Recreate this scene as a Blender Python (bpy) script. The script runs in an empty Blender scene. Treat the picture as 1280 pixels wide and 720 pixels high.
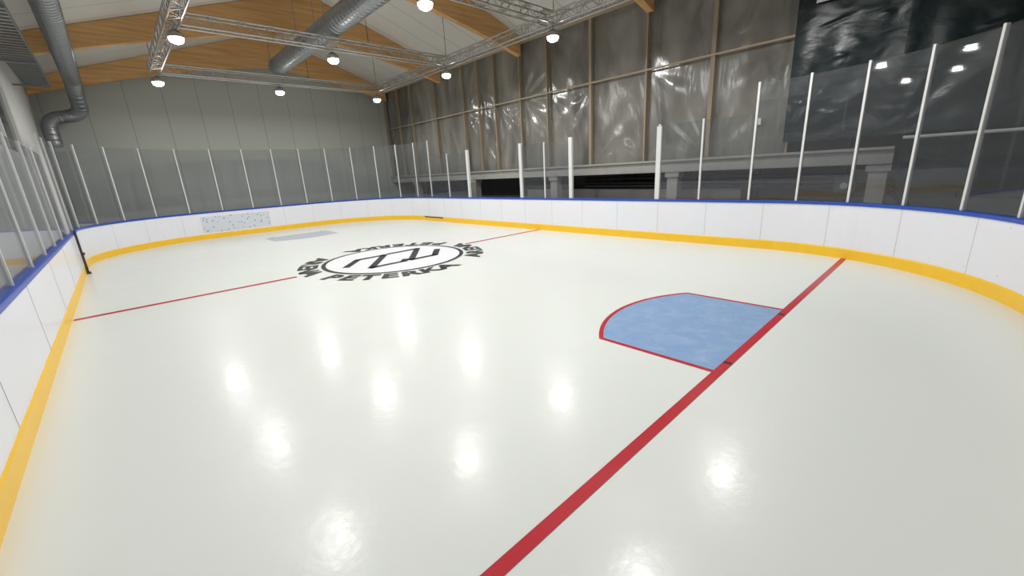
import bpy, bmesh, math, random
from mathutils import Vector, Matrix
random.seed(7)
SC=bpy.context.scene
COL=SC.collection
SC.view_settings.view_transform='Standard'
# ------------------------------------------------------------------ materials
def newmat(name):
    m=bpy.data.materials.new(name); m.use_nodes=True
    nt=m.node_tree; b=nt.nodes['Principled BSDF']; return m,nt,b
def srgb(r,g,b):
    f=lambda c:((c/255)/12.92 if c/255<=0.04045 else ((c/255+0.055)/1.055)**2.4)
    return (f(r),f(g),f(b),1)
def N(nt,t,**kw):
    n=nt.nodes.new(t)
    for k,v in kw.items(): setattr(n,k,v)
    return n
def simple(name,col,rough=0.5,metal=0.0,noise=0.0,scale=4.0,bump=0.0,coat=0.0,spec=0.5,vscale=(1,1,1)):
    m,nt,b=newmat(name)
    b.inputs['Base Color'].default_value=col; b.inputs['Roughness'].default_value=rough
    b.inputs['Metallic'].default_value=metal; b.inputs['Specular IOR Level'].default_value=spec
    b.inputs['Coat Weight'].default_value=coat; b.inputs['Coat Roughness'].default_value=0.08
    tc=N(nt,'ShaderNodeTexCoord'); mp=N(nt,'ShaderNodeMapping'); mp.inputs['Scale'].default_value=vscale
    no=N(nt,'ShaderNodeTexNoise'); no.inputs['Scale'].default_value=scale; no.inputs['Detail'].default_value=5
    nt.links.new(tc.outputs['Object'],mp.inputs[0]); nt.links.new(mp.outputs[0],no.inputs['Vector'])
    mx=N(nt,'ShaderNodeMix',data_type='RGBA')
    mx.inputs[6].default_value=tuple(c*(1-noise) for c in col[:3])+(1,)
    mx.inputs[7].default_value=tuple(min(1,c*(1+noise)) for c in col[:3])+(1,)
    nt.links.new(no.outputs['Fac'],mx.inputs[0]); nt.links.new(mx.outputs[2],b.inputs['Base Color'])
    if bump>0:
        bp=N(nt,'ShaderNodeBump'); bp.inputs['Strength'].default_value=bump; bp.inputs['Distance'].default_value=0.05
        nt.links.new(no.outputs['Fac'],bp.inputs['Height']); nt.links.new(bp.outputs[0],b.inputs['Normal'])
    return m
def seamed(name,col,seamcol,axis,spacing,width,rough=0.5,noise=0.05):
    m,nt,b=newmat(name); b.inputs['Roughness'].default_value=rough
    tc=N(nt,'ShaderNodeTexCoord'); sx=N(nt,'ShaderNodeSeparateXYZ'); nt.links.new(tc.outputs['Object'],sx.inputs[0])
    d=N(nt,'ShaderNodeMath',operation='DIVIDE'); d.inputs[1].default_value=spacing; nt.links.new(sx.outputs[axis],d.inputs[0])
    fr=N(nt,'ShaderNodeMath',operation='FRACT'); nt.links.new(d.outputs[0],fr.inputs[0])
    lt=N(nt,'ShaderNodeMath',operation='LESS_THAN'); lt.inputs[1].default_value=width/spacing; nt.links.new(fr.outputs[0],lt.inputs[0])
    no=N(nt,'ShaderNodeTexNoise'); no.inputs['Scale'].default_value=0.8; nt.links.new(tc.outputs['Object'],no.inputs['Vector'])
    m1=N(nt,'ShaderNodeMix',data_type='RGBA'); m1.inputs[6].default_value=tuple(c*(1-noise) for c in col[:3])+(1,); m1.inputs[7].default_value=col
    nt.links.new(no.outputs['Fac'],m1.inputs[0])
    m2=N(nt,'ShaderNodeMix',data_type='RGBA'); m2.inputs[7].default_value=seamcol
    nt.links.new(lt.outputs[0],m2.inputs[0]); nt.links.new(m1.outputs[2],m2.inputs[6]); nt.links.new(m2.outputs[2],b.inputs['Base Color'])
    return m
def icemat(name,col,rough=0.4,scr=0.03,scratch=0.0):
    m,nt,b=newmat(name)
    tc=N(nt,'ShaderNodeTexCoord')
    no=N(nt,'ShaderNodeTexNoise'); no.inputs['Scale'].default_value=0.6; no.inputs['Detail'].default_value=6
    nt.links.new(tc.outputs['Object'],no.inputs['Vector'])
    mx=N(nt,'ShaderNodeMix',data_type='RGBA'); mx.inputs[6].default_value=tuple(c*(1-scr) for c in col[:3])+(1,); mx.inputs[7].default_value=col
    nt.links.new(no.outputs['Fac'],mx.inputs[0]); last=mx.outputs[2]
    if scratch>0:
        n4=N(nt,'ShaderNodeTexNoise'); n4.inputs['Scale'].default_value=4; n4.inputs['Detail'].default_value=10; n4.inputs['Roughness'].default_value=.7; n4.inputs['Distortion'].default_value=.6
        nt.links.new(tc.outputs['Object'],n4.inputs['Vector'])
        cr=N(nt,'ShaderNodeValToRGB'); cr.color_ramp.elements[0].position=.45; cr.color_ramp.elements[1].position=.75
        cr.color_ramp.elements[0].color=(0,0,0,1); cr.color_ramp.elements[1].color=(scratch,scratch,scratch,1)
        nt.links.new(n4.outputs['Fac'],cr.inputs[0])
        m5=N(nt,'ShaderNodeMix',data_type='RGBA'); m5.inputs[7].default_value=srgb(220,226,232)
        nt.links.new(cr.outputs[0],m5.inputs[0]); nt.links.new(last,m5.inputs[6]); last=m5.outputs[2]
    nt.links.new(last,b.inputs['Base Color'])
    b.inputs['Roughness'].default_value=rough
    n3=N(nt,'ShaderNodeTexNoise'); n3.inputs['Scale'].default_value=12; n3.inputs['Detail'].default_value=3
    nt.links.new(tc.outputs['Object'],n3.inputs['Vector'])
    bp=N(nt,'ShaderNodeBump'); bp.inputs['Strength'].default_value=0.12; bp.inputs['Distance'].default_value=0.01
    nt.links.new(n3.outputs['Fac'],bp.inputs['Height']); nt.links.new(bp.outputs[0],b.inputs['Normal']); nt.links.new(bp.outputs[0],b.inputs['Coat Normal'])
    n2=N(nt,'ShaderNodeTexNoise'); n2.inputs['Scale'].default_value=2.5; n2.inputs['Detail'].default_value=6
    nt.links.new(tc.outputs['Object'],n2.inputs['Vector'])
    mr=N(nt,'ShaderNodeMapRange'); mr.inputs['From Min'].default_value=.3; mr.inputs['From Max'].default_value=.7; mr.inputs['To Min'].default_value=.14; mr.inputs['To Max'].default_value=.26
    nt.links.new(n2.outputs['Fac'],mr.inputs['Value']); nt.links.new(mr.outputs[0],b.inputs['Coat Roughness'])
    b.inputs['Specular IOR Level'].default_value=0.25; b.inputs['Coat Weight'].default_value=0.32
    return m
def glassmat(name,tint,refl=0.05,haze=0.04):
    m=bpy.data.materials.new(name); m.use_nodes=True; nt=m.node_tree; nt.nodes.clear()
    out=N(nt,'ShaderNodeOutputMaterial'); tr=N(nt,'ShaderNodeBsdfTransparent'); tr.inputs[0].default_value=tint
    gl=N(nt,'ShaderNodeBsdfGlossy'); gl.inputs['Roughness'].default_value=0.03
    df=N(nt,'ShaderNodeBsdfDiffuse'); df.inputs[0].default_value=(.7,.72,.75,1)
    m1=N(nt,'ShaderNodeMixShader'); m1.inputs[0].default_value=haze
    m2=N(nt,'ShaderNodeMixShader'); lw=N(nt,'ShaderNodeLayerWeight'); lw.inputs[0].default_value=0.12
    mr=N(nt,'ShaderNodeMapRange'); mr.inputs['To Min'].default_value=refl; mr.inputs['To Max'].default_value=0.45
    nt.links.new(lw.outputs['Fresnel'],mr.inputs['Value']); nt.links.new(mr.outputs[0],m2.inputs[0])
    nt.links.new(tr.outputs[0],m1.inputs[1]); nt.links.new(df.outputs[0],m1.inputs[2])
    nt.links.new(m1.outputs[0],m2.inputs[1]); nt.links.new(gl.outputs[0],m2.inputs[2]); nt.links.new(m2.outputs[0],out.inputs[0])
    return m
def emis(name,col,st):
    m,nt,b=newmat(name); b.inputs['Emission Color'].default_value=col; b.inputs['Emission Strength'].default_value=st
    b.inputs['Base Color'].default_value=col; return m
def woodmat(name,c1,c2,vs):
    m,nt,b=newmat(name); b.inputs['Roughness'].default_value=0.55
    tc=N(nt,'ShaderNodeTexCoord'); mp=N(nt,'ShaderNodeMapping'); mp.inputs['Scale'].default_value=vs
    no=N(nt,'ShaderNodeTexNoise'); no.inputs['Scale'].default_value=1.5; no.inputs['Detail'].default_value=6; no.inputs['Roughness'].default_value=0.65
    cr=N(nt,'ShaderNodeValToRGB'); cr.color_ramp.elements[0].color=c1; cr.color_ramp.elements[1].color=c2
    cr.color_ramp.elements[0].position=.3; cr.color_ramp.elements[1].position=.7
    nt.links.new(tc.outputs['Object'],mp.inputs[0]); nt.links.new(mp.outputs[0],no.inputs['Vector']); nt.links.new(no.outputs['Fac'],cr.inputs[0]); nt.links.new(cr.outputs[0],b.inputs['Base Color'])
    return m
M={}
M['ice']=icemat('ice_surface',srgb(223,227,222))
M['red']=icemat('ice_red_paint',srgb(192,16,38),0.4,0.15)
M['blue_ice']=icemat('ice_blue_paint',srgb(130,162,204),0.4,0.06,scratch=.25)
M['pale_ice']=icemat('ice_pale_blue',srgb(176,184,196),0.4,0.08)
M['black_ice']=icemat('ice_black_paint',srgb(26,26,32),0.4,0.1)
M['white_ice']=icemat('ice_white_paint',srgb(236,238,240),0.4,0.02)
M['board']=simple('board_white_hdpe',srgb(231,232,239),0.3,noise=0.02,scale=2,coat=0.1)
M['seam']=simple('board_seam',srgb(178,178,188),0.6)
M['cap']=simple('cap_rail_blue',srgb(32,74,172),0.35,noise=0.08)
M['kick']=simple('kick_plate_yellow',srgb(246,196,40),0.35,noise=0.05)
M['post']=simple('post_white_aluminium',srgb(216,216,214),0.4,metal=0.0,noise=0.03)
M['steel']=simple('galvanised_steel',srgb(150,152,154),0.38,metal=0.85,noise=0.15,scale=6)
M['truss']=simple('truss_aluminium',srgb(180,178,174),0.35,metal=0.7,noise=0.05)
M['dark']=simple('dark_steel',srgb(60,60,62),0.5,metal=0.3,noise=0.1)
M['black']=simple('black_rubber_and_duct_shade',srgb(20,20,22),0.5,noise=0.1)
M['concrete']=simple('concrete',srgb(156,154,148),0.8,noise=0.15,scale=5,bump=0.2)
M['floor']=simple('floor_concrete',srgb(95,95,96),0.7,noise=0.15,scale=3)
M['wallf']=seamed('wall_panels_grey',srgb(175,177,169),srgb(136,138,132),0,1.12,0.02,0.5)
M['walll']=seamed('wall_panels_white',srgb(208,208,204),srgb(150,150,148),1,1.12,0.02,0.5)
M['walld']=seamed('wall_panels_dark',srgb(104,103,103),srgb(60,60,62),1,2.0,0.03,0.7)
M['roof']=seamed('ceiling_panels',srgb(208,204,197),srgb(150,147,140),1,1.0,0.025,0.5)
M['glulam']=woodmat('glulam_wood',srgb(182,134,80),srgb(218,174,118),(0.4,8,9))
M['timber']=woodmat('timber_light',srgb(132,120,100),srgb(160,146,124),(8,8,0.5))
M['timber_h']=woodmat('timber_horizontal',srgb(150,130,102),srgb(178,160,132),(8,.5,8))
M['glass']=glassmat('acrylic_glass',(.87,.88,.89,1),.03,.03)
M['lens']=emis('lamp_lens',(1,.98,.95,1),34)
# plastic sheeting: crumpled film look
def film(name,c1,c2,rough,sc,bump,vs,rs,rb,spec=.5,dist=.03):
    m,nt,b=newmat(name)
    tc=N(nt,'ShaderNodeTexCoord'); mp=N(nt,'ShaderNodeMapping'); mp.inputs['Scale'].default_value=vs
    nt.links.new(tc.outputs['Object'],mp.inputs[0])
    no=N(nt,'ShaderNodeTexNoise'); no.inputs['Scale'].default_value=sc; no.inputs['Detail'].default_value=6; no.inputs['Distortion'].default_value=.9
    nt.links.new(mp.outputs[0],no.inputs['Vector'])
    rg=N(nt,'ShaderNodeTexNoise'); rg.noise_type='RIDGED_MULTIFRACTAL'; rg.inputs['Scale'].default_value=rs; rg.inputs['Detail'].default_value=4; rg.inputs['Distortion'].default_value=.5
    nt.links.new(mp.outputs[0],rg.inputs['Vector'])
    cr=N(nt,'ShaderNodeValToRGB'); cr.color_ramp.elements[0].color=c1; cr.color_ramp.elements[1].color=c2
    cr.color_ramp.elements[0].position=.3; cr.color_ramp.elements[1].position=.72
    nt.links.new(no.outputs['Fac'],cr.inputs[0]); nt.links.new(cr.outputs[0],b.inputs['Base Color'])
    b.inputs['Roughness'].default_value=rough; b.inputs['Specular IOR Level'].default_value=spec
    bp=N(nt,'ShaderNodeBump'); bp.inputs['Strength'].default_value=bump; bp.inputs['Distance'].default_value=0.06
    nt.links.new(no.outputs['Fac'],bp.inputs['Height'])
    b2=N(nt,'ShaderNodeBump'); b2.inputs['Strength'].default_value=rb; b2.inputs['Distance'].default_value=dist
    nt.links.new(rg.outputs['Fac'],b2.inputs['Height']); nt.links.new(bp.outputs[0],b2.inputs['Normal']); nt.links.new(b2.outputs[0],b.inputs['Normal'])
    return m
M['film']=film('clear_plastic_film',srgb(96,94,89),srgb(142,139,131),0.19,.9,0.4,(1,1.5,.5),1.6,.7,.6)
M['tarp']=film('dark_green_tarp',srgb(7,20,23),srgb(15,36,38),0.32,1.2,0.5,(1,.7,1.3),2.6,1.0,.4,.05)
# ------------------------------------------------------------------ mesh helpers
def empty(name,loc=(0,0,0)):
    o=bpy.data.objects.new(name,None); o.location=loc; COL.objects.link(o); return o
def obj(name,bm,mats,parent=None,smooth=False):
    bmesh.ops.recalc_face_normals(bm,faces=bm.faces)
    me=bpy.data.meshes.new(name); bm.to_mesh(me); bm.free()
    for m in (mats if isinstance(mats,(list,tuple)) else [mats]): me.materials.append(m)
    if smooth:
        for p in me.polygons: p.use_smooth=True
    o=bpy.data.objects.new(name,me); COL.objects.link(o)
    if parent: o.parent=parent; o.matrix_parent_inverse=Matrix.Translation(-Vector(parent.location))
    return o
def addbox(bm,lo,hi,mi=0):
    vs=[bm.verts.new((x,y,z)) for x in (lo[0],hi[0]) for y in (lo[1],hi[1]) for z in (lo[2],hi[2])]
    for f in ((0,1,3,2),(4,6,7,5),(0,4,5,1),(2,3,7,6),(0,2,6,4),(1,5,7,3)):
        fc=bm.faces.new([vs[i] for i in f]); fc.material_index=mi
def obox(bm,p,t,n,wt,wn,z0,z1,mi=0):
    vs=[]
    for a in (-wt/2,wt/2):
        for b in (-wn/2,wn/2):
            for z in (z0,z1): vs.append(bm.verts.new((p[0]+t[0]*a+n[0]*b,p[1]+t[1]*a+n[1]*b,z)))
    for f in ((0,1,3,2),(4,6,7,5),(0,4,5,1),(2,3,7,6),(0,2,6,4),(1,5,7,3)):
        fc=bm.faces.new([vs[i] for i in f]); fc.material_index=mi
def box(name,lo,hi,mat,parent=None):
    bm=bmesh.new(); addbox(bm,lo,hi); return obj(name,bm,mat,parent)
def tube(bm,p,q,r,n=6,mi=0,caps=True):
    p=Vector(p);q=Vector(q);d=(q-p).normalized()
    a=d.orthogonal().normalized();b=d.cross(a)
    A=[];B=[]
    for i in range(n):
        t=2*math.pi*i/n;o=(a*math.cos(t)+b*math.sin(t))*r
        A.append(bm.verts.new(p+o));B.append(bm.verts.new(q+o))
    for i in range(n):
        f=bm.faces.new((A[i],A[(i+1)%n],B[(i+1)%n],B[i])); f.material_index=mi
    if caps:
        bm.faces.new(A[::-1]).material_index=mi; bm.faces.new(B).material_index=mi
def sweeptube(bm,pts,radii,n=24,mi=0):
    pts=[Vector(p) for p in pts]; prev=None;a=None
    for i,p in enumerate(pts):
        d=(pts[min(i+1,len(pts)-1)]-pts[max(i-1,0)]).normalized()
        a=d.orthogonal().normalized() if a is None else (a-d*a.dot(d)).normalized()
        b=d.cross(a); ring=[bm.verts.new(p+(a*math.cos(2*math.pi*k/n)+b*math.sin(2*math.pi*k/n))*radii[i]) for k in range(n)]
        if prev:
            for k in range(n): bm.faces.new((prev[k],prev[(k+1)%n],ring[(k+1)%n],ring[k])).material_index=mi
        prev=ring
# ------------------------------------------------------------------ rink path
XL,XR,Y0,Y1=-0.98,10.45,-0.95,20.85
rNL,rNR,rFR,rFL=2.6,3.85,3.9,3.9
SEG=[('l',(XL,Y0+rNL),(XL,Y1-rFL)),
     ('a',(XL+rFL,Y1-rFL),rFL,math.pi),
     ('l',(XL+rFL,Y1),(XR-rFR,Y1)),
     ('a',(XR-rFR,Y1-rFR),rFR,math.pi/2),
     ('l',(XR,Y1-rFR),(XR,Y0+rNR)),
     ('a',(XR-rNR,Y0+rNR),rNR,0),
     ('l',(XR-rNR,Y0),(XL+rNL,Y0)),
     ('a',(XL+rNL,Y0+rNL),rNL,-math.pi/2)]
def slen(s): return (Vector(s[1])-Vector(s[2])).length if s[0]=='l' else s[2]*math.pi/2
LEN=[slen(s) for s in SEG]; CUM=[sum(LEN[:i]) for i in range(len(LEN)+1)]; TOT=CUM[-1]
def PT(s,d=0):
    s=s%TOT
    for i,sg in enumerate(SEG):
        if s<=CUM[i+1]+1e-9:
            u=s-CUM[i]
            if sg[0]=='l':
                a=Vector(sg[1]);b=Vector(sg[2]);t=(b-a).normalized();n=Vector((-t.y,t.x));p=a+t*u
            else:
                an=sg[3]-u/sg[2];n=Vector((math.cos(an),math.sin(an)));t=Vector((n.y,-n.x));p=Vector(sg[1])+n*sg[2]
            return p+n*d,t,n
S_left=lambda y:y-(Y0+rNL)
S_right=lambda y:CUM[4]+(Y1-rFR-y)
def samples(s0,s1,step=0.25):
    out=[s0]
    k=[c for c in CUM if s0<c<s1]
    for c in k+[s1]:
        a=out[-1];m=max(1,int((c-a)/step+.5))
        out+=[a+(c-a)*j/m for j in range(1,m+1)]
    return out
def sweep(bm,prof,s0,s1,closed=False,mi=0,step=0.25):
    S=samples(s0,s1,step)
    if closed:S=S[:-1]
    rings=[]
    for s in S:
        r=[]
        for d,z in prof:
            p,_,_=PT(s,d); r.append(bm.verts.new((p.x,p.y,z)))
        rings.append(r)
    m=len(prof);K=len(rings)
    for i in range(K if closed else K-1):
        A=rings[i];B=rings[(i+1)%K]
        for j in range(m): bm.faces.new((A[j],A[(j+1)%m],B[(j+1)%m],B[j])).material_index=mi
    if not closed:
        bm.faces.new(rings[0]).material_index=mi; bm.faces.new(rings[-1][::-1]).material_index=mi
# ------------------------------------------------------------------ floor & ice
bm=bmesh.new(); addbox(bm,(-3.2,-4.2,-0.25),(13.7,22.0,-0.02)); obj('floor',bm,M['floor'])
bm=bmesh.new()
vs=[bm.verts.new((*PT(s,0.01)[0],0.0)) for s in samples(0,TOT)[:-1]]
bm.faces.new(vs); ic=obj('ice_rink',bm,M['ice'])
def flat(name,polys,mat,z,parent=None):
    bm=bmesh.new()
    for p in polys: bm.faces.new([bm.verts.new((x,y,z)) for x,y in p])
    bmesh.ops.triangulate(bm,faces=bm.faces)
    o=obj(name,bm,mat,parent)
    return o
mk=empty('ice_markings')
def rect(x0,y0,x1,y1): return [(x0,y0),(x1,y0),(x1,y1),(x0,y1)]
YC=9.8; YG=1.33; GX0,GX1=3.86,6.25
flat('center_line',[rect(XL+.03,YC-.065,2.55,YC+.065),rect(7.25,YC-.065,XR-.03,YC+.065)],M['red'],.003,mk)
def goal_marks(yg,sgn,tag,m_in,withred):
    if withred: flat('goal_line_'+tag,[rect(0.2,yg-.045,XR-.04,yg+.045)],M['red'],.004,mk)
    cx=(GX0+GX1)/2;hw=(GX1-GX0)/2;side=1.36;h=.42;Rr=(hw*hw+h*h)/(2*h);cy=side+h-Rr
    def outline(off):
        pts=[(-hw+off,0),(hw-off,0)]
        a0=math.asin((hw-off)/(Rr-off))
        for i in range(33):
            a=a0-2*a0*i/32; pts.append(((Rr-off)*math.sin(a),cy+(Rr-off)*math.cos(a)))
        return [(cx+x,yg+sgn*y) for x,y in pts]
    flat('goal_crease_'+tag,[outline(0.02)],m_in,.002,mk)
    if withred:
        O=outline(0);I=outline(.055);polys=[]
        n=len(O)
        for i in range(1,n):
            j=(i+1)%n;polys.append([O[i],O[j],I[j],I[i]])
        flat('crease_border_'+tag,polys,M['red'],.003,mk)
    bm=bmesh.new()
    for px_ in (cx-.9,cx+.95): addbox(bm,(px_-.025,yg-.04,0.002),(px_+.025,yg+.04,.006))
    obj('goal_peg_marks_'+tag,bm,M['black_ice'],mk)
goal_marks(YG,1,'near',M['blue_ice'],True)
goal_marks(18.25,-1,'far',M['pale_ice'],False)
LX,LY=4.95,9.80
def ringpoly(r0,r1,n=96):
    return [[(LX+r*math.cos(a),LY+r*math.sin(a)) for r,a in ((r0,2*math.pi*i/n),(r1,2*math.pi*i/n),(r1,2*math.pi*(i+1)/n),(r0,2*math.pi*(i+1)/n))] for i in range(n)]
flat('logo_disc',[[(LX+1.74*math.cos(2*math.pi*i/96),LY+1.74*math.sin(2*math.pi*i/96)) for i in range(96)]],M['white_ice'],.004,mk)
flat('logo_ring',ringpoly(1.67,1.77),M['black_ice'],.006,mk)
def glyph(ch):
    c=bpy.data.curves.new('g','FONT');c.body=ch;c.size=1;c.align_x='CENTER';c.resolution_u=3;c.offset=0.045
    o=bpy.data.objects.new('g',c);COL.objects.link(o);bpy.context.view_layer.update()
    me=bpy.data.meshes.new_from_object(o.evaluated_get(bpy.context.evaluated_depsgraph_get()))
    bpy.data.objects.remove(o);return me
bm=bmesh.new(); txt="PETERKA  ARENA PETERKA  ARENA "
cache={}
a_start=math.radians(203)
for i,ch in enumerate(txt):
    if ch==' ':continue
    if ch not in cache: cache[ch]=glyph(ch)
    me=cache[ch]; th=a_start+2*math.pi*i/len(txt)
    r_base=2.27
    vm=[]
    for v in me.vertices:
        r=r_base-v.co.y*0.58; a=th+v.co.x*0.74/r_base
        vm.append(bm.verts.new((LX+r*math.cos(a),LY+r*math.sin(a),.006)))
    for p in me.polygons:
        try: bm.faces.new([vm[k] for k in p.vertices])
        except Exception: pass
obj('logo_lettering',bm,M['black_ice'],mk)
def stroke(a,b,w):
    a=Vector(a);b=Vector(b);t=(b-a).normalized();n=Vector((-t.y,t.x))*w/2;t=t*w*.3
    return [tuple(q) for q in (a-t+n,a-t-n,b+t-n,b+t+n)]
def LP(x,y): return (LX+x,LY+y)
ST=[((-1.3,-.05),(-.75,.6)),((-.75,.6),(.0,.6)),((0,.6),(-.95,-.65)),((-.95,-.65),(-.1,-.65)),((-.1,-.65),(.05,-.45)),
    ((.15,.65),(1.05,.65)),((1.05,.65),(.1,-.65)),((.1,-.65),(.8,-.65)),((.8,-.65),(1.3,0))]
flat('logo_monogram',[stroke(LP(*a),LP(*b),.17) for a,b in ST],M['black_ice'],.008,mk)
# ------------------------------------------------------------------ boards
HB=1.08
bd=empty('rink_boards')
bm=bmesh.new(); sweep(bm,[(0,0.0),(0,HB-.05),(.10,HB-.05),(.10,0.0)],0,TOT,True); obj('board_panels',bm,M['board'],bd)
bm=bmesh.new(); sweep(bm,[(-.015,HB-.06),(-.02,HB-.01),(-.01,HB),(.13,HB),(.14,HB-.01),(.14,HB-.06)],0,TOT,True); obj('cap_rail',bm,M['cap'],bd)
bm=bmesh.new(); sweep(bm,[(-.018,0.0),(-.018,.18),(-.005,.20),(.0,.20),(0,0.0)],0,TOT,True); obj('kick_plate',bm,M['kick'],bd)
bm=bmesh.new(); s=0.9
while s<TOT-.5:
    p,t,n=PT(s,-.001); obox(bm,p,t,n,.006,.004,.2,HB-.055); s+=(1.25 if s>CUM[1] else 2.4)
obj('panel_seams',bm,M['seam'],bd)
bm=bmesh.new(); s=CUM[1]
while s<TOT:
    for z in (.3,.95):
        p,t,n=PT(s,-.001); obox(bm,p,t,n,.012,.004,z-.006,z+.006)
    s+=.6
obj('panel_bolts',bm,M['seam'],bd)
bm=bmesh.new(); s0=S_right(15.6); sweep(bm,[(-.028,.14),(-.028,.19),(-.019,.19),(-.019,.14)],s0-1.5,s0,False); obj('kick_slot',bm,M['dark'],bd)
def dotmat():
    m,nt,b=newmat('banner_print'); tc=N(nt,'ShaderNodeTexCoord'); vo=N(nt,'ShaderNodeTexVoronoi'); vo.inputs['Scale'].default_value=8
    nt.links.new(tc.outputs['Object'],vo.inputs['Vector']); cr=N(nt,'ShaderNodeValToRGB'); cr.color_ramp.interpolation='CONSTANT'
    cr.color_ramp.elements[0].color=srgb(150,168,190); cr.color_ramp.elements[1].color=srgb(212,216,223); cr.color_ramp.elements[1].position=.26
    nt.links.new(vo.outputs['Distance'],cr.inputs[0]); nt.links.new(cr.outputs[0],b.inputs['Base Color']); b.inputs['Roughness'].default_value=.4
    return m
bm=bmesh.new(); sb=CUM[2]-.6; sweep(bm,[(-.006,.25),(-.006,.88),(-.001,.88),(-.001,.25)],sb,sb+2.5); obj('advertising_banner',bm,dotmat(),bd)
# ------------------------------------------------------------------ glass shielding
gs=empty('glass_shielding')
bmP=bmesh.new(); bmG=bmesh.new()
def run(slist,zt,wt=.04,glass=True,first=True):
    for k,s in enumerate(slist):
        if k==0 and not first: continue
        p,t,n=PT(s,.06); obox(bmP,p,t,n,wt,.05,HB+.001,zt)
    if glass:
        for a,b in zip(slist[:-1],slist[1:]):
            pa,_,_=PT(a,.06);pb,_,_=PT(b,.06);d=(pb-pa).normalized()
            c=(pa+pb)/2; L=(pb-pa).length-wt
            obox(bmG,c,d,Vector((-d.y,d.x)),L,.012,HB+.002,zt-.03)
def lin(a,b,step):
    n=max(1,round((b-a)/step));return [a+(b-a)*i/n for i in range(n+1)]
run(lin(S_left(2.2),S_left(15.0),1.6),3.0,wt=.03)
run(lin(S_left(15.5),S_right(16.4),1.1),3.5,wt=.034)
run([S_right(y) for y in (16.4,15.0,13.6)],2.85,first=False)
run([S_right(y) for y in (10.6,9.5,8.4)],2.85)
run([S_right(y) for y in (5.5,4.4,3.27)],2.95)
tl=[S_right(3.27)+.93*i for i in range(14)]
run(tl,3.54,first=False)
p,t,n=PT(tl[0],.06);obox(bmP,p,t,n,.041,.051,2.9,3.54)
for y in (13.6,10.6,8.4,5.5):
    p,t,n=PT(S_right(y),.06); obox(bmP,p,t,n,.12,.08,HB+.001,2.9)
obj('shield_posts',bmP,M['post'],gs); obj('shield_panes',bmG,M['glass'],gs)
bm=bmesh.new()
addbox(bm,(XL+.022,15.4,0),(XL+.07,15.48,1.14)); addbox(bm,(XL+.022,15.34,0),(XL+.10,15.54,.04)); addbox(bm,(XL+.06,15.38,.5),(XL+.10,15.5,.56)); obj('gate_post',bm,M['dark'])
# ------------------------------------------------------------------ building shell
RX,RZ,PI=6.2,8.2,.33
WLX,WRX,WFY,WNY=-1.3,13.65,21.8,-4.0
zr=lambda x:RZ-PI*abs(x-RX)
def gable(name,y0,y1,mat):
    bm=bmesh.new(); prof=[(WLX-.1,-.2),(WRX+.1,-.2),(WRX+.1,zr(WRX+.1)),(RX,RZ),(WLX-.1,zr(WLX-.1))]
    A=[bm.verts.new((x,y0,z)) for x,z in prof];B=[bm.verts.new((x,y1,z)) for x,z in prof]
    bm.faces.new(A);bm.faces.new(B[::-1])
    for i in range(5): bm.faces.new((A[i],B[i],B[(i+1)%5],A[(i+1)%5]))
    return obj(name,bm,mat)
gable('wall_far',WFY,WFY+.1,M['wallf']); gable('wall_near',WNY-.1,WNY,M['wallf'])
bm=bmesh.new()
wy0,wy1,wz0,wz1=3.0,15.6,2.9,4.6
zt_=zr(WLX)
addbox(bm,(WLX-.1,WNY,-.2),(WLX,wy0,zt_));addbox(bm,(WLX-.1,wy1,-.2),(WLX,WFY,zt_))
addbox(bm,(WLX-.1,wy0,-.2),(WLX,wy1,wz0));addbox(bm,(WLX-.1,wy0,wz1),(WLX,wy1,zt_))
obj('wall_left',bm,M['walll'])
bm=bmesh.new()
y=wy0
while y<wy1+.01:
    addbox(bm,(WLX-.08,y-.04,wz0),(WLX-.0,y+.04,wz1),0); y+=2.1
addbox(bm,(WLX-.08,wy0,wz0),(WLX-.0,wy1,wz0+.08),0);addbox(bm,(WLX-.08,wy0,wz1-.08),(WLX-.0,wy1,wz1),0)
addbox(bm,(WLX-.07,wy0,wz0+.08),(WLX-.05,wy1,wz1-.08),1)
obj('window_1',bm,[M['post'],simple('dark_window_glass',srgb(52,56,56),.12,noise=.2)])
box('wall_right',(WRX,WNY,-.2),(WRX+.1,WFY,zr(WRX)),M['walld'])
bm=bmesh.new()
for x0,x1 in ((WLX-.1,RX),(RX,WRX+.1)):
    v=[bm.verts.new((x,y,zr(x)+dz)) for dz in (0,.12) for x,y in ((x0,WNY-.1),(x1,WNY-.1),(x1,WFY+.1),(x0,WFY+.1))]
    for f in ((0,1,2,3),(4,5,6,7),(0,1,5,4),(1,2,6,5),(2,3,7,6),(3,0,4,7)): bm.faces.new([v[i] for i in f])
obj('ceiling',bm,M['roof'])
def beam(y,w=.2,xr=11.44):
    bm=bmesh.new(); n=24
    xs=sorted(set([WLX+.01+(xr-WLX-.01)*i/n for i in range(n+1)]+[RX])); n=len(xs)-1
    top=[(x,zr(x)-.01) for x in xs]
    bot=[(x,6.85-1.6*min(abs(x-RX)/7.45,1.02)**1.39) for x in xs]
    rows=[]
    for yy in (y-w/2,y+w/2):
        rows.append(([bm.verts.new((a,yy,b)) for a,b in top],[bm.verts.new((a,yy,b)) for a,b in bot]))
    (T0,B0),(T1,B1)=rows
    for i in range(n):
        bm.faces.new((B0[i],B0[i+1],T0[i+1],T0[i]));bm.faces.new((B1[i],T1[i],T1[i+1],B1[i+1]))
        bm.faces.new((B0[i],B1[i],B1[i+1],B0[i+1]));bm.faces.new((T0[i],T0[i+1],T1[i+1],T1[i]))
    bm.faces.new((B0[0],T0[0],T1[0],B1[0]));bm.faces.new((B0[n],B1[n],T1[n],T0[n]))
    obj('roof_beam',bm,M['glulam'])
for y in (21.4,16.35,11.4,6.4): beam(y)
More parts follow.
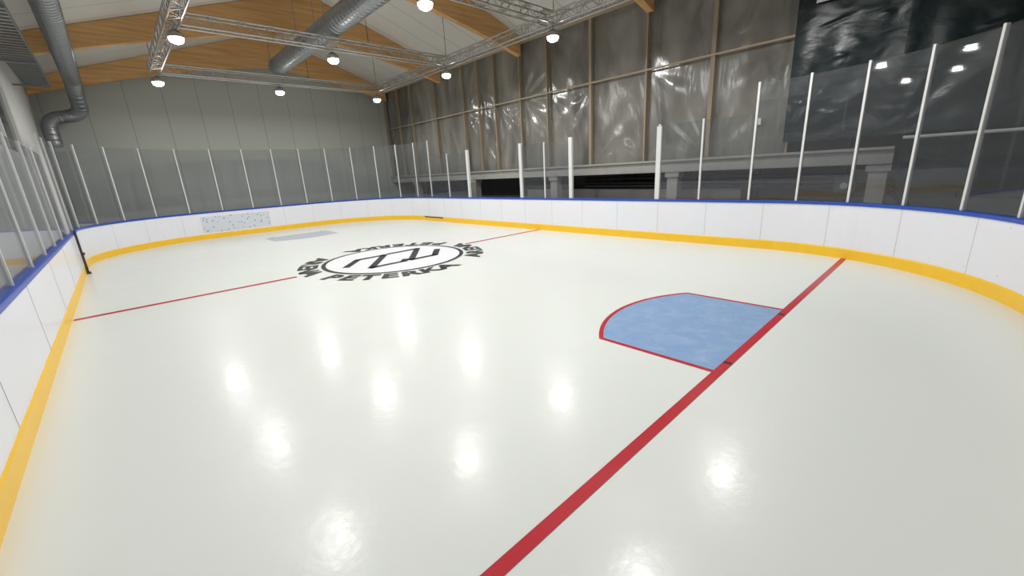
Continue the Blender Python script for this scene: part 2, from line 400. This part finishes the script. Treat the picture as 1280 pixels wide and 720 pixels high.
beam(1.4,xr=11.1)
# ------------------------------------------------------------------ box trusses
TZ=5.53;TS=.125
tr=empty('lighting_truss',(0,0,TZ))
def truss(name,p,q):
    p=Vector(p);q=Vector(q);d=(q-p);L=d.length;d/=L;side=Vector((-d.y,d.x,0));up=Vector((0,0,1))
    bm=bmesh.new();C=[side*a*TS+up*b*TS for a,b in ((-1,-1),(1,-1),(1,1),(-1,1))]
    for c in C: tube(bm,p+c,q+c,.022,8)
    n=round(L/.3)
    for i in range(n+1):
        a=p+d*L*i/n
        for k in range(4):
            if i%2==0 : tube(bm,a+C[k],a+C[(k+1)%4],.009,4,caps=False)
            if i<n:
                b=p+d*L*(i+1)/n
                s,e=(C[k],C[(k+1)%4]) if i%2==0 else (C[(k+1)%4],C[k])
                tube(bm,a+s,b+e,.010,4,caps=False)
    obj(name,bm,M['truss'],tr)
TX0,TX1=1.73,8.85;TY=[2.7,7.55,12.15,17.15]
truss('side_span_1',(TX0,TY[0]-.2,TZ),(TX0,TY[3]+.14,TZ));truss('side_span_2',(TX1,TY[0]-.2,TZ),(TX1,TY[3]+.14,TZ))
for i,y in enumerate(TY): truss('cross_span_%d'%(i+1),(TX0+.14,y,TZ),(TX1-.14,y,TZ))
bm=bmesh.new()
for y in TY:
    for x in (TX0,5.3+.9,TX1): tube(bm,(x,y,TZ+.13),(x,y,zr(x)),.008,6)
obj('suspension_cables',bm,M['dark'],tr)
# ------------------------------------------------------------------ high-bay lamps
def lathe(bm,prof,c,n=28,mi=0):
    prev=None
    for r,z in prof:
        ring=[bm.verts.new((c[0]+r*math.cos(2*math.pi*k/n),c[1]+r*math.sin(2*math.pi*k/n),c[2]+z)) for k in range(n)]
        if prev:
            for k in range(n): bm.faces.new((prev[k],prev[(k+1)%n],ring[(k+1)%n],ring[k])).material_index=mi
        prev=ring
    return prev
LZ=5.16
for x in (1.75,5.12,8.8):
    for y in TY:
        bm=bmesh.new();c=(0,0,0)
        lathe(bm,[(.001,.17),(.05,.17),(.05,.12),(.11,.10),(.15,.07),(.155,.0),(.14,-.01)],c,mi=0)
        lathe(bm,[(.14,-.01),(.135,-.05),(.11,-.09),(.06,-.115),(.001,-.12)],c,mi=1)
        for k in range(16):
            a=2*math.pi*k/16
            tube(bm,(.05*math.cos(a),.05*math.sin(a),.15),(.14*math.cos(a),.14*math.sin(a),.08),.006,4)
        tube(bm,(0,0,.17),(0,0,.24),.012,8)
        o=obj('high_bay_lamp',bm,[M['truss'],M['lens']],smooth=False); o.location=(x,y,LZ)
        ld=bpy.data.lights.new('lamp_light','AREA');ld.shape='DISK';ld.size=.3;ld.energy=88;ld.color=(1,.995,.98)
        lo=bpy.data.objects.new('lamp_light',ld);COL.objects.link(lo);lo.parent=o;lo.location=(0,0,-.13)
# ------------------------------------------------------------------ ducts
def ribbed(pts,r,step=.12):
    P=[Vector(p) for p in pts];out=[]
    for a,b in zip(P[:-1],P[1:]):
        n=max(1,int((b-a).length/step))
        for i in range(n): out.append(a+(b-a)*i/n)
    out.append(P[-1])
    fin=[];rad=[]
    for i,p in enumerate(out):
        fin.append(p);rad.append(r)
        if i<len(out)-1:
            d=out[i+1]-p
            fin.append(p+d*.70);rad.append(r);fin.append(p+d*.85);rad.append(r*1.05)
    return fin,rad
def roundpath(pts,rr,n=8):
    P=[Vector(p) for p in pts];out=[P[0]]
    for a,b,c in zip(P[:-2],P[1:-1],P[2:]):
        u=(a-b).normalized();v=(c-b).normalized()
        for i in range(n+1):
            t=i/n;out.append((b+u*rr)*(1-t)**2+b*2*t*(1-t)+(b+v*rr)*t*t)
    out.append(P[-1]);return out
bm=bmesh.new();f,r=ribbed([(5.22,-3.9,5.98),(5.22,17.3,5.98)],.27,.18);sweeptube(bm,f,r,28)
tube(bm,(5.22,17.28,5.98),(5.22,17.3,5.98),.265,28,mi=1)  # black disc paints the shade inside the open duct end
for y in (1.0,4,6.0,9,11.9,14,16.9):
    tube(bm,(4.94,y,5.98),(4.94,y,zr(4.94)-.0),.008,6);tube(bm,(5.5,y,5.98),(5.5,y,zr(5.5)-.0),.008,6)
obj('ventilation_duct',bm,[M['steel'],M['black']],smooth=False)
pth=roundpath([(-.12,-3.9,5.45),(-.12,19.6,5.45),(-.15,20.7,4.6),(-1.02,20.9,4.45),(-1.02,20.9,3.6)],.35)
bm=bmesh.new();f,r=ribbed(pth,.2,.16);sweeptube(bm,f,r,24)
for y in (2,6,10,14,18): tube(bm,(-.12,y,5.6),(-.12,y,zr(-.12)),.008,6)
obj('ventilation_duct',bm,[M['steel']],smooth=False)
bm=bmesh.new();x0,x1,z=-1.1,-.6,5.0
addbox(bm,(x0,-3.9,z),(x0+.02,18.2,z+.1));addbox(bm,(x1,-3.9,z),(x1+.02,18.2,z+.1))
y=-3.8
while y<18.2: addbox(bm,(x0,y,z),(x1,y+.06,z+.03));y+=.22
for y in (3,7,11,15,18): addbox(bm,(WLX+.005,y,z-.05),(x1+.02,y+.05,z))
obj('cable_tray',bm,M['steel'])
# ------------------------------------------------------------------ right side partition
PX=11.5
bm=bmesh.new();addbox(bm,(PX-.05,1.0,1.74),(PX+.35,WFY-.02,2.02));addbox(bm,(PX-.12,1.0,2.02),(PX+.35,WFY-.02,2.075));obj('concrete_ledge',bm,M['concrete'])
for y in (1.2,5.6,10,14.6,19.4):
    bm=bmesh.new();addbox(bm,(PX+.02,y-.15,-.02),(PX+.3,y+.15,1.735));addbox(bm,(PX-.02,y-.2,1.6),(PX+.33,y+.2,1.735));obj('concrete_column',bm,M['concrete'])
def sheet(name,y0,y1,z0,z1,x,mat,amp,ny,nz,seed,k=1.0,folds=0.0):
    """hanging sheet: broad billows plus tension folds that fan out from the fixed corners"""
    rnd=random.Random(seed);bm=bmesh.new();G=[]
    ph=[(rnd.uniform(0,6),rnd.uniform(.5,3)*k,rnd.uniform(-2.2,2.2)*k,rnd.uniform(.3,1)) for _ in range(9)]
    fans=[(y0+(y1-y0)*rnd.choice((0,1)),z0+(z1-z0)*rnd.choice((0,1,1)),rnd.uniform(9,16),rnd.uniform(0,6)) for _ in range(2)]
    for i in range(ny+1):
        row=[]
        for j in range(nz+1):
            u=i/ny;v=j/nz;y=y0+(y1-y0)*u;zz=z0+(z1-z0)*v
            d=sum(a*math.sin(p+fy*y*2+fz*zz*1.3) for p,fy,fz,a in ph)/4
            fo=0
            for cy,cz,fq,p in fans:
                ang=math.atan2(zz-cz,(y-cy)+1e-6);rr=math.hypot(zz-cz,y-cy)
                fo+=math.sin(ang*fq+p)*min(rr,.8)*math.exp(-rr/1.1)
            edge=min(1,5*min(u,1-u)+.05)*min(1,5*min(v,1-v)+.15)
            row.append(bm.verts.new((x+(amp*d+folds*fo)*edge,y,zz)))
        G.append(row)
    for i in range(ny):
        for j in range(nz): bm.faces.new((G[i][j],G[i+1][j],G[i+1][j+1],G[i][j+1]))
    return obj(name,bm,mat,ps,smooth=True)
ps=empty('plastic_sheeting_partition',(PX,12,2))
ys=[21.75,20.4,19.1,17.0,14.9,13.9,12.9,11.5,10.2,8.4,6.5,4.7,2.9]
ztop=zr(PX+.2)-.02
for i,(a,b) in enumerate(zip(ys[:-1],ys[1:])):
    sheet('film_lower_%d'%i,b,a,2.08,4.5,PX+.16,M['film'],.028,30,34,i,1.2,.035)
    sheet('film_upper_%d'%i,b,a,4.5,ztop,PX+.16,M['film'],.028,30,26,50+i,1.2,.03)
bm=bmesh.new()
for i,y in enumerate(ys):
    w=.05 if i in (9,11) else .022
    addbox(bm,(PX+.0,y-w,2.08),(PX+.12,y+w,ztop-.02))
obj('timber_studs',bm,M['timber'],ps)
bm=bmesh.new();addbox(bm,(PX-.04,2.9,4.47),(PX,21.75,4.51));addbox(bm,(PX-.04,2.9,ztop-.12),(PX+.0,21.75,ztop-.03))
obj('timber_rails',bm,M['timber_h'],ps)
bm=bmesh.new();addbox(bm,(PX+.07,3.5,2.75),(PX+.075,3.62,2.9));obj('paper_label',bm,M['post'],ps)
tp=empty('dark_tarpaulin',(PX,0,3))
_ps=ps;ps=tp
for i,(a,b) in enumerate(((1.1,2.95),(-.9,1.12),(-3.95,-.88))):
    sheet('tarp_cloth_%d'%i,a,b,2.3,ztop,PX-.10-.02*i,M['tarp'],.035,60,80,90+i,1.5,.07)
sheet('tarp_lower',-3.95,0.9,1.2,2.4,PX+.15,M['tarp'],.04,50,20,98)
bm=bmesh.new();addbox(bm,(PX-.27,-3.9,4.95),(PX-.23,2.6,5.0))
tube(bm,(PX-.2,-3.9,2.22),(PX-.2,.9,2.22),.03,8)
obj('tarp_batten',bm,M['post'],tp)
ps=_ps
bm=bmesh.new()
for k,(y,zz) in enumerate(((1.9,1.5),(2.0,1.35),(2.1,1.25))):
    pts=roundpath([(PX+.75,.3,-.0),(PX+.6,1.0,zz),(PX+.6,4.5,zz+.05),(PX+.6,9,zz+.1)],.4)
    sweeptube(bm,pts,[.05]*len(pts),10)
obj('black_hose',bm,M['black'],smooth=True)
bm=bmesh.new();tube(bm,(PX+.2,1.75,1.3),(PX+.32,1.75,1.3),.2,24);tube(bm,(PX+.17,1.75,1.3),(PX+.2,1.75,1.3),.07,16,mi=1);addbox(bm,(PX+.2,1.65,-.02),(PX+.3,1.85,1.15));obj('hose_reel',bm,[M['dark'],M['concrete']])
box('storage_bench',(12.2,4.0,-.02),(12.9,12,1.25),simple('grey_wrap',srgb(150,146,144),.5,noise=.3,scale=1.5,bump=.4))
box('trim_1',(WRX-.05,WNY,-.02),(WRX,WFY,.9),simple('plinth_white',srgb(170,170,170),.6,noise=.1))
# ------------------------------------------------------------------ world
w=bpy.data.worlds.new('world');SC.world=w;w.use_nodes=True
w.node_tree.nodes['Background'].inputs[0].default_value=(.6,.7,.85,1);w.node_tree.nodes['Background'].inputs[1].default_value=.4
# ------------------------------------------------------------------ camera
cd=bpy.data.cameras.new('camera');cam=bpy.data.objects.new('camera',cd);COL.objects.link(cam);SC.camera=cam
cd.sensor_width=36;cd.lens=513.9/1280*36;cd.clip_start=.05
R=Matrix(((0.72416,0.22557,-0.65171),(-0.68757,0.1626,-0.70771),(-0.05366,0.96058,0.27288)))
cam.matrix_world=Matrix.Translation((0,0,2.0))@R.to_4x4()
